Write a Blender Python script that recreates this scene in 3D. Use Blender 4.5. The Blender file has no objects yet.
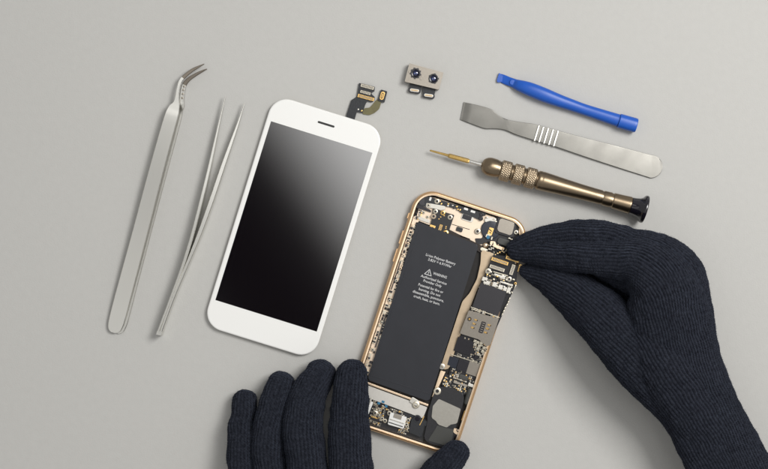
import bpy, bmesh, math, random
import numpy as np
from mathutils import Vector, Matrix
random.seed(7)
SC = bpy.context.scene
COL = SC.collection
S = 0.000568          # metres on the table per photo pixel
D = 0.90              # camera height
MM = 0.001
PI = math.pi

def W(p, z=0.0):
    k = (D - z) / D
    return Vector(((p[0]-384)*S*k, (234.5-p[1])*S*k, z))

ZK = dict(z4=(350,180,.2987), z5=(350,310,.3199), b0=(400,185,.128), b1=(460,195,.1493),
          b2=(460,255,.1386), b3=(430,310,.1386), b4=(420,370,.16), b5=(355,375,.1306),
          c1=(425,180,.10657), c2=(425,340,.10657), c3=(395,55,.1066), c4=(425,145,.15625),
          c5=(540,160,.15625), c6=(490,65,.20833), c7=(450,95,.28646), d7=(345,80,.0853),
          g3=(380,190,.1493), c0=(360,240,.2778))
def Z(k, x, y):
    o = ZK[k]; return (o[0]+x*o[2], o[1]+y*o[2])
def ZZ(k, *pts): return [Z(k, x, y) for x, y in pts]

# ------------------------------------------------------------------ materials
def nodes(name):
    m = bpy.data.materials.new(name); m.use_nodes = True
    nt = m.node_tree; b = nt.nodes['Principled BSDF']
    return m, nt, b
def mat(name, col, rough=.5, metal=0.0, var=0.0, vscale=300, bump=0.0, bscale=2000, coat=0.0, coatr=.1,
        stretch=None, spec=.5, rvar=0.0, ang=0.0, bdist=0.0001):
    m, nt, b = nodes(name)
    b.inputs['Base Color'].default_value = (*col, 1)
    b.inputs['Roughness'].default_value = rough
    b.inputs['Metallic'].default_value = metal
    b.inputs['Specular IOR Level'].default_value = spec
    b.inputs['Coat Weight'].default_value = coat
    b.inputs['Coat Roughness'].default_value = coatr
    tc = nt.nodes.new('ShaderNodeTexCoord')
    mp = nt.nodes.new('ShaderNodeMapping')
    nt.links.new(tc.outputs['Object'], mp.inputs['Vector'])
    mp.inputs['Rotation'].default_value = (0, 0, math.radians(ang))
    if stretch: mp.inputs['Scale'].default_value = stretch
    def noise(sc, det=4):
        n = nt.nodes.new('ShaderNodeTexNoise'); n.inputs['Scale'].default_value = sc
        n.inputs['Detail'].default_value = det
        nt.links.new(mp.outputs[0], n.inputs['Vector']); return n
    if var:
        n = noise(vscale)
        mr = nt.nodes.new('ShaderNodeMapRange')
        mr.inputs['From Min'].default_value = .25; mr.inputs['From Max'].default_value = .75
        mr.inputs['To Min'].default_value = 1-var; mr.inputs['To Max'].default_value = 1+var
        nt.links.new(n.outputs['Fac'], mr.inputs['Value'])
        vm = nt.nodes.new('ShaderNodeVectorMath'); vm.operation = 'SCALE'
        vm.inputs[0].default_value = col
        nt.links.new(mr.outputs[0], vm.inputs['Scale'])
        nt.links.new(vm.outputs[0], b.inputs['Base Color'])
    if rvar:
        n = noise(vscale*.7)
        mr = nt.nodes.new('ShaderNodeMapRange')
        mr.inputs['From Min'].default_value = .25; mr.inputs['From Max'].default_value = .75
        mr.inputs['To Min'].default_value = max(.02, rough-rvar); mr.inputs['To Max'].default_value = rough+rvar
        nt.links.new(n.outputs['Fac'], mr.inputs['Value'])
        nt.links.new(mr.outputs[0], b.inputs['Roughness'])
    if bump:
        n = noise(bscale)
        bp = nt.nodes.new('ShaderNodeBump'); bp.inputs['Strength'].default_value = bump
        bp.inputs['Distance'].default_value = bdist
        nt.links.new(n.outputs['Fac'], bp.inputs['Height'])
        nt.links.new(bp.outputs[0], b.inputs['Normal'])
    return m

M = {}
M['table'] = mat('warm_grey_paper', (.50,.496,.478), .75, var=.018, vscale=300, bump=.28, bscale=1100, bdist=.0003, spec=.25)
M['steel'] = mat('brushed_steel', (.74,.73,.69), .27, 1)
M['steel_h'] = mat('brushed_steel_scraper', (.20,.195,.18), .36, 1, var=.12, vscale=110, rvar=.05, bump=.12, bscale=3500)
M['steel_dark'] = mat('dark_steel', (.24,.21,.175), .33, 1)
M['brass'] = mat('gold_bit', (.50,.34,.12), .3, 1, var=.15, vscale=900)
M['bronze'] = mat('bronze_handle', (.265,.205,.138), .32, 1)
M['bronze_k'] = mat('bronze_knurl', (.40,.32,.225), .36, 1)
M['black_gloss'] = mat('black_plastic_gloss', (.008,.007,.012), .14, coat=.5)
M['blue'] = mat('blue_plastic', (.009,.09,.46), .36, var=.05, vscale=200, bump=.15, bscale=1500, spec=.5)
M['white'] = mat('white_glass', (.86,.86,.84), .32, coat=.5, coatr=.12)
M['white_side'] = mat('white_plastic_rim', (.74,.73,.70), .4)
M['display'] = mat('black_display_glass', (.0025,.0008,.0025), .07, spec=1.0, coat=1.0, coatr=.06)
M['display'].node_tree.nodes['Principled BSDF'].inputs['IOR'].default_value = 1.9
M['display'].node_tree.nodes['Principled BSDF'].inputs['Coat IOR'].default_value = 2.2
M['slot'] = mat('earpiece_mesh', (.02,.02,.02), .6, bump=.5, bscale=6000)
M['chrome'] = mat('rim_metal', (.55,.52,.46), .3, 1)
M['gold'] = mat('gold_anodised', (.80,.53,.30), .33, 1, var=.05, vscale=500)
M['gold_lip'] = mat('gold_polished_lip', (.92,.72,.52), .28, 1)
M['cream'] = mat('champagne_metal', (.80,.66,.52), .46, .55, var=.04, vscale=400)
M['plate'] = mat('speaker_plate_metal', (.34,.325,.29), .5, .3, var=.06, vscale=700, bump=.2, bscale=3000)
M['rail'] = mat('rail_metal', (.47,.37,.26), .38, .9, var=.08, vscale=300)
M['bracket'] = mat('bracket_metal', (.60,.58,.54), .45, .35, var=.04, vscale=500)
M['tray'] = mat('inner_tray', (.008,.006,.005), .5, .3, var=.3, vscale=600)
M['battery'] = mat('battery_film', (.016,.0175,.0235), .36, var=.08, vscale=150, bump=.10, bscale=120, bdist=.0006, spec=.4)
M['ink'] = mat('white_ink', (.62,.62,.62), .6)
M['pcb'] = mat('black_solder_mask', (.010,.010,.013), .38, var=.35, vscale=900, bump=.15, bscale=2500)
M['chip'] = mat('chip_epoxy', (.012,.011,.016), .42, bump=.1, bscale=5000)
M['chip_blue'] = mat('chip_epoxy_blue', (.014,.018,.030), .38)
M['shield'] = mat('nickel_shield', (.33,.30,.26), .46, .85, var=.05, vscale=800, bump=.1, bscale=3000)
M['silver'] = mat('silver_metal', (.58,.56,.51), .42, .9, var=.05, vscale=500)
M['bright'] = mat('tin_solder', (.66,.61,.50), .34, .9, var=.12, vscale=2500)
M['pad'] = mat('gold_pad', (.85,.55,.20), .30, 1)
M['darkbrown'] = mat('gap_shadow_brown', (.022,.014,.010), .6, var=.3, vscale=500)  # shade colour for the strip between upper plate and battery
M['flex'] = mat('black_flex', (.014,.016,.020), .33, bump=.15, bscale=700, bdist=.0004)
M['olive'] = mat('olive_flex', (.13,.115,.045), .42, var=.15, vscale=600)
M['whiteplastic'] = mat('white_plastic', (.80,.80,.78), .4)
M['greyrub'] = mat('grey_rubber', (.045,.046,.042), .45)
M['ceramic'] = mat('ceramic', (.45,.36,.26), .5)
M['cyan'] = mat('blue_component', (.02,.16,.30), .4)
M['lensglass'] = mat('lens_glass', (.004,.008,.045), .05, coat=1, coatr=.03, spec=.8)
M['lensglint'] = mat('blue_glint', (.01,.05,.28), .1, coat=1, coatr=.03)  # colour of the painted lens glints

# ------------------------------------------------------------------ mesh helpers
def props(o, label=None, cat=None, group=None, kind=None):
    if label: o['label'] = label
    if cat: o['category'] = cat
    if group: o['group'] = group
    if kind: o['kind'] = kind
    return o
def thing(name, px, label, cat, group=None):
    o = bpy.data.objects.new(name, None); COL.objects.link(o)
    w = W(px); o.location = w; o.empty_display_size = .01
    return props(o, label, cat, group)
def root_loc(o):
    while o.parent: o = o.parent
    return Vector(o.location)

def round_poly(pts, r, n=5):
    out = []; N = len(pts)
    rs = r if isinstance(r, (list, tuple)) else [r]*N
    for i in range(N):
        p0 = Vector(pts[i-1]); p = Vector(pts[i]); p1 = Vector(pts[(i+1) % N])
        a = p0-p; b = p1-p
        d = min(rs[i], a.length*.48, b.length*.48)
        if d < 1e-4: out.append(tuple(p)); continue
        a = p+a.normalized()*d; b = p+b.normalized()*d
        for k in range(n+1):
            t = k/n
            q = a*(1-t)**2 + p*2*t*(1-t) + b*t*t
            # blend toward a circle-ish corner
            out.append((q.x, q.y))
    return out
def rect(c, w, h, ang=0, r=0, n=4):
    a = math.radians(ang); cx, sx = math.cos(a), math.sin(a)
    if r <= 0:
        l = [(-w/2,-h/2),(w/2,-h/2),(w/2,h/2),(-w/2,h/2)]
    else:
        r = min(r, w/2*.999, h/2*.999); l = []
        for qx, qy, a0 in ((w/2-r,-h/2+r,-90),(w/2-r,h/2-r,0),(-w/2+r,h/2-r,90),(-w/2+r,-h/2+r,180)):
            for k in range(n+1):
                t = math.radians(a0+90*k/n); l.append((qx+r*math.cos(t), qy+r*math.sin(t)))
    return [(c[0]+x*cx-y*sx, c[1]+x*sx+y*cx) for x, y in l]
def circ(c, r, n=24): return [(c[0]+r*math.cos(2*PI*k/n), c[1]+r*math.sin(2*PI*k/n)) for k in range(n)]

class B:
    def __init__(s): s.bm = bmesh.new()
    def prism(s, pts, z0, z1, mi=0, bev=0.0):      # z in mm, bevel in mm
        z0 *= MM; z1 *= MM
        top = [W(p, z1) for p in pts]
        area = sum(top[i-1].x*top[i].y-top[i].x*top[i-1].y for i in range(len(top)))
        if area < 0: top = top[::-1]
        tv = [s.bm.verts.new(v) for v in top]
        bv = [s.bm.verts.new((v.x, v.y, z0)) for v in top]
        n = len(tv)
        fs = [s.bm.faces.new(tv), s.bm.faces.new(bv[::-1])]
        for i in range(n):
            j = (i+1) % n
            fs.append(s.bm.faces.new((bv[i], bv[j], tv[j], tv[i])))
        for f in fs: f.material_index = mi
        if bev > 0:
            ed = list(fs[0].edges)
            bmesh.ops.bevel(s.bm, geom=ed, offset=bev*MM, offset_type='OFFSET', segments=2, profile=.5,
                            affect='EDGES', material=-1, clamp_overlap=True)
        return s
    def box(s, c, w, h, ang, z0, z1, mi=0, bev=0, r=0): return s.prism(rect(c, w, h, ang, r), z0, z1, mi, bev)
    def cyl(s, c, r, z0, z1, mi=0, bev=0, n=20): return s.prism(circ(c, r, n), z0, z1, mi, bev)
    def loft(s, secs, mi=0, cap=True, closed=True, mis=None):
        rows = [[s.bm.verts.new(p) for p in sec] for sec in secs]
        n = len(rows[0])
        for i in range(len(rows)-1):
            for k in range(n if closed else n-1):
                k2 = (k+1) % n
                f = s.bm.faces.new((rows[i][k], rows[i][k2], rows[i+1][k2], rows[i+1][k]))
                f.material_index = mis[i] if mis else mi
        if cap:
            a = s.bm.faces.new(rows[0][::-1]); b = s.bm.faces.new(rows[-1])
            a.material_index = mis[0] if mis else mi; b.material_index = mis[-1] if mis else mi
        return s
    def rr(s, c, w, h, r, ang, prof, mis=None, n=10, cap0=True, cap1=True):
        """rounded-rect loft: prof = [(inset px, z mm)]"""
        rows = []
        for ins, z in prof:
            pts = rect(c, w-2*ins, h-2*ins, ang, max(r-ins, .3), n)
            rows.append([s.bm.verts.new(W(p, z*MM)) for p in pts])
        m = len(rows[0])
        for i in range(len(rows)-1):
            for k in range(m):
                k2 = (k+1) % m
                f = s.bm.faces.new((rows[i][k], rows[i+1][k], rows[i+1][k2], rows[i][k2]))
                f.material_index = mis[i] if mis else 0
        if cap0: s.bm.faces.new(rows[0])
        if cap1:
            f = s.bm.faces.new(rows[-1][::-1]); f.material_index = mis[-1] if mis else 0
        return s
    def done(s, name, mats, parent=None, smooth=35, origin=None, **kw):
        bmesh.ops.recalc_face_normals(s.bm, faces=s.bm.faces[:])
        o0 = root_loc(parent) if parent else (Vector(origin) if origin else Vector((0,0,0)))
        for v in s.bm.verts: v.co -= o0
        me = bpy.data.meshes.new(name)
        if smooth:
            for f in s.bm.faces: f.smooth = True
            for e in s.bm.edges:
                if len(e.link_faces) == 2 and e.calc_face_angle(0) > math.radians(smooth): e.smooth = False
        s.bm.to_mesh(me); s.bm.free()
        for m_ in (mats if isinstance(mats, (list, tuple)) else [mats]): me.materials.append(M[m_])
        o = bpy.data.objects.new(name, me); COL.objects.link(o)
        if parent: o.parent = parent
        else: o.location = o0
        if smooth:
            wn = o.modifiers.new('weighted_normals', 'WEIGHTED_NORMAL'); wn.keep_sharp = True; wn.weight = 100; wn.thresh = .01
        return props(o, **kw)

# ------------------------------------------------------------------ the surface
b = B()
b.bm.verts.ensure_lookup_table()
vs = [b.bm.verts.new(v) for v in ((-1.5,-1.5,0),(1.5,-1.5,0),(1.5,1.5,0),(-1.5,1.5,0))]
b.bm.faces.new(vs)
b.done('table_top', 'table', kind='structure')

# ------------------------------------------------------------------ curved tweezers
def strip(bb, pts, mi=0, chamfer=.3, tip=0):
    """pts: (px, py, width px, z0 mm, z1 mm) -> chamfered bar"""
    secs = []
    for i, (x, y, w, z0, z1) in enumerate(pts):
        a = pts[max(i-1, 0)]; c = pts[min(i+1, len(pts)-1)]
        t = Vector((c[0]-a[0], c[1]-a[1])).normalized(); nx, ny = -t.y, t.x
        ch = min(chamfer, w*S/MM*.3, (z1-z0)*.3)
        cw = ch*MM/S
        prof = [(-w/2, z0+ch), (-w/2, z1-ch), (-w/2+cw, z1), (w/2-cw, z1), (w/2, z1-ch), (w/2, z0+ch), (w/2-cw, z0), (-w/2+cw, z0)]
        zc = z1*MM
        sec = []
        for o, z in prof:
            q = W((x+nx*o, y+ny*o), zc); sec.append((q.x, q.y, z*MM))
        secs.append(sec)
    return bb.loft(secs, mi, mis=[1 if i > len(secs)-2-tip else 0 for i in range(len(secs))])
def dense(pts, n=6):
    """Catmull-Rom resample of tuples"""
    P = [np.array(p, float) for p in pts]; out = []
    for i in range(len(P)-1):
        p0 = P[max(i-1,0)]; p1 = P[i]; p2 = P[i+1]; p3 = P[min(i+2,len(P)-1)]
        d1 = (p2-p0)*.5; d2 = (p3-p1)*.5
        for k in range(n):
            t = k/n
            h = (2*t**3-3*t*t+1)*p1 + (t**3-2*t*t+t)*d1 + (-2*t**3+3*t*t)*p2 + (t**3-t*t)*d2
            out.append(tuple(h))
    out.append(tuple(P[-1])); return out

t = thing('curved_tweezers', (140,230), 'steel tweezers with bent needle tips and wide flat arms, leftmost tool on the table', 'tweezers')
arm2 = [(116.5,333,5),(117.2,331,11),(118.5,327,14),(121,318,15.5),(127,295,15.5),(145.2,226,15.2),(160,171,14.8),(173,124,14),(177,110.5,12.5),(180.5,106,8),(181.6,101,5.2),(182.3,95,4.6),(183.3,89,4.6),(185,83.6,4.2),(189.5,78.6,3.7),(197,73.8,2.8),(202,71.2,1.9),(206.8,69,.7)]
z2 = lambda i: (.25, 1.25)
P2 = [(x, y, w, .25, 1.25) for x, y, w in arm2]
P2 = [p if i < 9 else (p[0], p[1], p[2], .5, 1.9) for i, p in enumerate(P2)]
arm1 = [(113,332.5,5),(113.6,330.5,11),(115,326.5,14.6),(117.3,318,16),(123.5,294,16),(140.8,229,15),(156,171,14.4),(169.5,122,13.6),(173.5,109.5,12),(175.8,104.5,8),(176.6,100.5,5.2),(177.2,95,3.9),(178.3,88,3.4),(180.6,80.8,3.6),(185.6,75.3,3.6),(192.5,70,3.1),(198,67,2.1),(204.2,64,.7)]
P1 = []
for i, (x, y, w) in enumerate(arm1):
    f = min(1, (332.5-y)/190); zb = 1.35+4.2*f*(2-f)*1.0
    if y < 130: zb -= (130-y)/66*2.0
    P1.append((x, y, w, zb, zb+1.1))
strip(b := B(), dense(P2, 4), tip=17); a2 = b.done('arm', ['steel','steel_dark'], t)
strip(b := B(), dense(P1, 4), tip=14); a1 = b.done('arm', ['steel','steel_dark'], t)
for q, (x, y) in enumerate(((182.2,98),(182.7,94),(183.2,90),(184.0,86.5))):
    B().cyl((x, y), 1.15, 1.6, 2.25, bev=.15, n=12).done('grip_bump', 'shield', a2)

# ------------------------------------------------------------------ straight tweezers
t = thing('straight_tweezers', (180,260), 'slim straight steel tweezers standing on edge with two sharp open points beside the white screen', 'tweezers')
L1 = [(225.6,96,.8,3.6,4.4),(219.2,123,2.1,2.4,5.4),(210.4,163,3.2,1.2,6.8),(202.2,197,3.5,.6,8),(192.8,233,3.4,.4,8.6),(183,265,3.1,.3,8.8),(171.2,297,2.7,.3,8.8),(158.4,331,2.4,.3,8.4)]
L2 = [(245,102.3,.8,3.6,4.4),(236.8,127,2.7,2.4,5.4),(224,163,4.3,1.2,6.8),(211.2,201,4.7,.6,8),(199,235,4.2,.4,8.6),(185.6,268,3.1,.3,8.8),(172.8,299,2.6,.3,8.8),(160.9,331.5,2.4,.3,8.4)]
strip(b := B(), dense(L1, 4), tip=-1); b.done('arm', 'steel', t)
strip(b := B(), dense(L2, 4), tip=-1); b.done('arm', 'steel', t)
B().box((159.1,333), 5.4, 4.5, 16, .35, 8.3, bev=.2).done('end_rivet', 'steel', t)

# ------------------------------------------------------------------ white screen assembly
TS = 17.3
cS, sS = math.cos(math.radians(TS)), math.sin(math.radians(TS))
SCc = (293.8, 227.1)
def SL(u, v):
    u -= 58.2; v -= 120.7
    return (SCc[0]+u*cS-v*sS, SCc[1]+u*sS+v*cS)
t = thing('phone_screen', SCc, 'white front screen of a phone with black display, removed and lying beside the opened phone', 'phone screen')
b = B().rr(SCc, 115.2, 240.2, 18, TS, [(1.5,.15),(.3,.5),(0,1.0),(0,2.3),(.3,2.5)], mis=[0,0,0,0,0])
b.done('screen_frame', 'chrome', t)
b = B().rr(SCc, 116.2, 241.2, 18.5, TS, [(.6,2.35),(0,2.55),(0,2.95),(.25,3.25),(.8,3.42),(1.6,3.5)])
fg = b.done('front_glass', 'white', t, smooth=50)
dq = [SL(5.0,26.4), SL(111.2,26.4), SL(111.2,213.6), SL(5.0,213.6)]
B().prism(dq, 3.0, 3.56).done('display', 'display', t)
B().prism(rect(SL(58.5,13), 17.5, 2.1, TS, 1.0), 3.3, 3.56).done('earpiece', 'slot', t)

fx = B().prism(round_poly(ZZ('d7',(15,470),(20,400),(75,235),(125,205),(140,190),(165,35),(350,80),(345,135),(312,150),(310,165),(350,200),(345,240),(320,262),(262,248),(238,290),(205,388),(140,372),(105,490)), .6), .9, 1.35, bev=.06).done('ribbon_cable', 'flex', t)
def conn(kind_c, w, h, ang, z0, z1, parent, style=0, name='connector'):
    """tiny board connector: black shell, pin rows"""
    bb = B(); a = math.radians(ang); c, s_ = math.cos(a), math.sin(a)
    bb.box(kind_c, w, h, ang, z0, z1, 0, .05, r=min(w,h)*.2)
    n = max(4, int(w/1.1)) if w > h else max(4, int(h/1.1))
    lw, lh = (w, h) if w > h else (h, w)
    for k in range(n):
        u = (-.5+(k+.5)/n)*lw*.84
        for vv in (-.27, .27):
            du, dv = (u, vv*lh) if w > h else (vv*lh, u)
            bb.box((kind_c[0]+du*c-dv*s_, kind_c[1]+du*s_+dv*c), (lw*.84/n*.6) if w > h else lh*.3, lh*.3 if w > h else lw*.84/n*.6, ang, z1-.05, z1+.1, 1)
    mid = rect(kind_c, w*.8 if w > h else lh*.16, lh*.16 if w > h else h*.8, ang)
    bb.prism(mid, z1-.02, z1+.06, 2)
    for e in (-1, 1):
        du, dv = (e*lw*.46, 0) if w > h else (0, e*lw*.46)
        bb.box((kind_c[0]+du*c-dv*s_, kind_c[1]+du*s_+dv*c), lw*.06 if w > h else lh*.8, lh*.8 if w > h else lw*.06, ang, z1-.03, z1+.14, 1)
    shells = {0: ['chip','pad','ceramic'], 1: ['chip','bright','shield'], 2: ['shield','bright','ceramic']}
    return bb.done(name, shells[style], parent)
conn(Z('d7',262,80), 13.5, 3.8, 15, 1.3, 1.9, fx, 1)
conn(Z('d7',240,148), 10.5, 3.2, 15, 1.3, 1.9, fx, 1)
conn(Z('d7',246,206), 17, 4.0, 15, 1.3, 1.9, fx, 0)
B().cyl(Z('d7',195,362), .8, 1.3, 1.55, bev=.05).done('solder_pad', 'pad', fx)
B().cyl(Z('d7',155,345), .8, 1.3, 1.5, bev=.05).done('solder_pad', 'silver', fx)
B().prism(round_poly(ZZ('d7',(225,330),(290,325),(330,280),(375,225),(425,262),(402,340),(350,385),(290,412),(215,402),(200,380)), 1.6), .55, .88, bev=.05).done('side_flex', 'olive', t)
hd = B().prism(round_poly(ZZ('d7',(420,112),(497,133),(462,268),(383,242)), 1.0), .85, 1.5, bev=.1).done('connector_head', 'flex', t)
b = B(); c = Z('d7',437,185)
b.prism(rect(c, 4.0, 8.4, 15, 1.9), 1.45, 1.85, 0, .08); b.prism(rect(c, 2.2, 6.0, 15, 1.0), 1.8, 1.95, 1); b.prism(rect(c, .9, 4.6, 15, .4), 1.9, 2.1, 2)
b.done('connector', ['pad','chip','pad'], hd)

# ------------------------------------------------------------------ dual camera module
t = thing('camera_module', (421,80), 'small silver dual camera module with two dark blue lenses and two short connectors', 'camera part')
ca = 15.2
pl = round_poly(ZZ('c3',(135,78),(457,166),(412,326),(90,250)), .8)
B().prism(pl, .6, 5.2, bev=.2).done('housing', 'shield', t)
for i, (x, y, r) in enumerate(((193,172,5.1),(361,222,4.9))):
    c = Z('c3', x, y)
    b = B()
    b.cyl(c, r, 5.0, 5.5, 0, .1, 32)
    if i == 0:
        for k in range(9):
            a = k*2*PI/9+.3; b.box((c[0]+math.cos(a)*5.0, c[1]+math.sin(a)*5.0), 1.5, 1.5, math.degrees(a)+20, 5.0, 5.55, 0)
        for q in ((-6.0,-1.6),(6.6,2.9),(5.4,5.2)): b.box((c[0]+q[0], c[1]+q[1]), 2.0, 2.6, 15, 5.1, 5.5, 1, .05, .4)
    else:
        for k in range(5):
            a = k*2*PI/5; b.box((c[0]+math.cos(a)*4.7, c[1]+math.sin(a)*4.7), 1.4, 1.6, math.degrees(a), 5.0, 5.52, 0)
    ln = b.done('lens', ['black_gloss','shield'], t)
    # barrel ring and convex glass
    b = B(); secs = []
    for rr_, zz in ((4.1,5.5),(4.1,6.1),(3.7,6.3),(3.2,6.25),(2.9,5.75),(2.2,5.72)):
        secs.append([W((c[0]+rr_*math.cos(2*PI*k/32), c[1]+rr_*math.sin(2*PI*k/32)), zz*MM) for k in range(32)])
    b.loft(secs, cap=False); b.done('barrel', 'black_gloss', ln)
    b = B(); secs = []
    for j in range(7):
        a = j/6*PI/2*.98; rr_ = 2.85*math.cos(a); zz = 5.72+.55*math.sin(a)
        secs.append([W((c[0]+rr_*math.cos(2*PI*k/24), c[1]+rr_*math.sin(2*PI*k/24)), zz*MM) for k in range(24)])
    b.loft(secs); b.done('lens_glass', 'lensglint' if 0 else 'lensglass', ln)
    b = B()
    for dx in (-1.1, 1.0): b.cyl((c[0]+dx, c[1]+.2), .62, 6.0, 6.32, n=12, bev=.05)
    b.done('lens_glint', 'lensglint', ln)  # blue glints modelled as small discs on the glass
for (fp, cc) in ((((138,252),(252,280),(240,345),(135,320)), (183,332)), (((262,285),(382,318),(368,385),(262,360)), (316,380))):
    f = B().prism(round_poly(ZZ('c3', *fp), .4), 1.0, 1.9, bev=.06).done('flex_tail', 'flex', t)
    c = Z('c3', *cc)
    B().prism(rect((c[0], c[1]+.3), 12.2, 4.9, 10, 2.2), .5, 2.3, bev=.12).done('connector_base', 'chip', f)
    b = B(); b.prism(rect((c[0], c[1]), 9.2, 3.0, 8, 1.4), 2.25, 2.75, 0, .08); b.prism(rect(c, 7.4, 1.5, 8, .7), 2.7, 2.85, 1)
    for k in range(7):
        b.box((c[0]-3+k*1.0, c[1]-.42+k*.14), .5, .55, 8, 2.8, 2.95, 2)
    b.done('connector', ['silver','ceramic','pad'], f)

# ------------------------------------------------------------------ blue pry tool
t = thing('pry_tool', (567,102), 'blue plastic pry bar with a wedge tip, topmost tool at the upper right', 'pry tool')
pts = [(40,58,3.6,.9,.25),(60,66,4.3,1.3,.5),(85,77,4.4,2.0,.9),(112,87,4.5,3.0,1.6),(126,93,5.0,4.8,2.3),(142,99,5.6,5.9,2.8),(165,107,6.3,6.7,3.2),(200,120,6.9,7.2,3.5),(260,144,7.0,7.4,3.6),(330,171,6.3,6.9,3.4),(390,192,5.8,6.4,3.2),(450,213,5.5,6.2,3.1),(530,239,5.8,6.4,3.2),(600,261.5,6.2,6.6,3.3),(616,266.5,6.3,6.7,3.35)]
def oval(bb, pp, mi=0, p=2.4, n=28):
    secs = []
    for i, (x, y, hw, th, zc) in enumerate(pp):
        a = pp[max(i-1,0)]; c = pp[min(i+1,len(pp)-1)]
        tt = Vector((c[0]-a[0], c[1]-a[1])).normalized(); nx, ny = -tt.y, tt.x
        sec = []
        for k in range(n):
            an = 2*PI*k/n; co, si = math.cos(an), math.sin(an)
            u = hw*math.copysign(abs(co)**(2/p), co); v = th/2*math.copysign(abs(si)**(2/p), si)
            zz = max(.02, zc+v)*MM
            q = W((x+nx*u, y+ny*u), zc*MM); sec.append((q.x, q.y, zz))
        secs.append(sec)
    return bb.loft(secs, mi)
cv = lambda L: [(*Z('c6', x, y), w, th, zc) for x, y, w, th, zc in L]
oval(b := B(), dense(cv(pts), 5)); hb = b.done('handle', 'blue', t)
oval(b := B(), cv([(617,267,6.3,6.6,3.3),(618.5,267.4,6.9,7.4,3.7),(622,268.5,7.2,7.6,3.8),(690,288,7.25,7.6,3.8),(700,291,7.1,7.5,3.8),(703,291.8,6.6,7.1,3.8)])); b.done('end_collar', 'blue', t)
# upturned pointed corner of the wedge and little scoop ridge
b = B(); b.prism(round_poly(ZZ('c6',(44,38),(62,53),(58,82),(36,84),(33,72)), .5), .3, 1.7, bev=.2); b.done('wedge_tip', 'blue', t)
B().prism(rect(Z('c6',108,84), 6, 5.6, 20, 2.4), 1.8, 3.1, bev=.5).done('thumb_rest', 'blue', t)

# ------------------------------------------------------------------ steel scraper
t = thing('metal_spudger', Z('c7',400,160), 'flat steel spudger with broad blade end and ribbed grip, between blue bar and screwdriver', 'spudger')
top = [(48,25),(95,35),(140,48),(155,58),(167,69),(182,78),(205,87),(250,95),(300,103),(380,125),(480,152),(580,177),(700,209)]
bot = [(36,87),(78,103),(120,117.5),(145,118.5),(170,119.5),(195,124),(228,138),(258,148),(290,158),(370,182),(455,211),(560,246),(700,291)]
b = B()
def scr_z(x):  # centre height: lifted neck
    return .55+ .9*math.sin(min(1,max(0,(x-40)/660))*PI)
secs = []
tp = dense([(*p,) for p in top], 4); bo = dense([(*p,) for p in bot], 4)
for i in range(len(tp)):
    A = Z('c7', *tp[i]); C = Z('c7', *bo[i]); zc = scr_z((tp[i][0]+bo[i][0])/2)
    th = .55 if tp[i][0] < 60 else 1.1
    A = Vector(A); C = Vector(C); dd = (C-A).normalized()
    sec = []
    for q, zz in ((A, zc-th*.2),(A+dd*.15, zc+th*.35),(A+dd*.7, zc+th*.5),(C-dd*.7, zc+th*.5),(C-dd*.15, zc+th*.35),(C, zc-th*.2),(C-dd*.4, zc-th*.5),(A+dd*.4, zc-th*.5)):
        w = W((q.x, q.y), zc*MM); sec.append((w.x, w.y, zz*MM))
    secs.append(sec)
# rounded end
A = Vector(Z('c7', *top[-1])); C = Vector(Z('c7', *bot[-1])); mid = (A+C)/2; hv = (A-mid); ax = Vector((-hv.y, hv.x));
if ax.x < 0: ax = -ax
for k in range(1, 9):
    a = k/8*PI/2*.97
    A2 = mid+hv*math.cos(a)+ax*math.sin(a)*1.02; C2 = mid-hv*math.cos(a)+ax*math.sin(a)*1.02
    dd = (C2-A2).normalized(); L_ = (C2-A2).length; zc = scr_z(700+40*k/8); th = 1.1; sec = []
    e = min(.7, L_*.3)
    for q, zz in ((A2, zc-th*.2),(A2+dd*e*.2, zc+th*.35),(A2+dd*e, zc+th*.5),(C2-dd*e, zc+th*.5),(C2-dd*e*.2, zc+th*.35),(C2, zc-th*.2),(C2-dd*e*.6, zc-th*.5),(A2+dd*e*.6, zc-th*.5)):
        w = W((q.x, q.y), zc*MM); sec.append((w.x, w.y, zz*MM))
    secs.append(sec)
b.loft(secs); bl = b.done('blade', 'steel_h', t)
for k, x in enumerate((303,319,336,353,370)):
    f = (x-300)/80
    A = Vector(Z('c7', x+8, 104+22*f)); C = Vector(Z('c7', x-9, 162+22*f)); A = A.lerp(C,.03); C = C.lerp(A,.03)
    m_ = (A+C)/2; dd = C-A; zc = scr_z(x)
    B().prism(rect(m_, 1.9, dd.length, math.degrees(math.atan2(dd.y, dd.x))-90, .6), zc+.3, zc+1.15, bev=.28).done('grip_rib', 'steel', bl)

# ------------------------------------------------------------------ precision screwdriver
t = thing('precision_screwdriver', (560,188), 'bronze precision screwdriver with three knurled grip rings, gold bit and black swivel cap', 'screwdriver')
sd_a = math.radians(15.34); A0 = Vector((429.7, 150.4))
def sd_pt(s_, r, an):
    zc = 5.9*MM + (s_-60)/160*2.2*MM if s_ > 60 else 5.9*MM + (s_-60)/60*1.6*MM
    px = A0.x+s_*math.cos(sd_a); py = A0.y+s_*math.sin(sd_a)
    c = W((px, py), zc)
    tx, ty = math.cos(sd_a), -math.sin(sd_a)
    nx, ny = -ty, tx
    R = r*S*(D-zc)/D
    return Vector((c.x+nx*R*math.cos(an), c.y+ny*R*math.cos(an), zc+R*math.sin(an)))
def turned(name, prof, m_, parent, n=40, fn=None, smooth=35):
    bb = B(); bb.loft([[sd_pt(s_, fn(s_, r, 2*PI*k/n) if fn else r, 2*PI*k/n) for k in range(n)] for s_, r in prof]); return bb.done(name, m_, parent, smooth=smooth)
bit = turned('bit', [(0,.35),(.6,.9),(8,1.1),(19,1.35),(19.6,2.1),(21,2.3),(39.5,2.4),(41,2.0)], 'brass', t, 6)
turned('shaft', [(40.6,1.5),(42,1.9),(56,2.0)], 'steel', t, 24)
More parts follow.
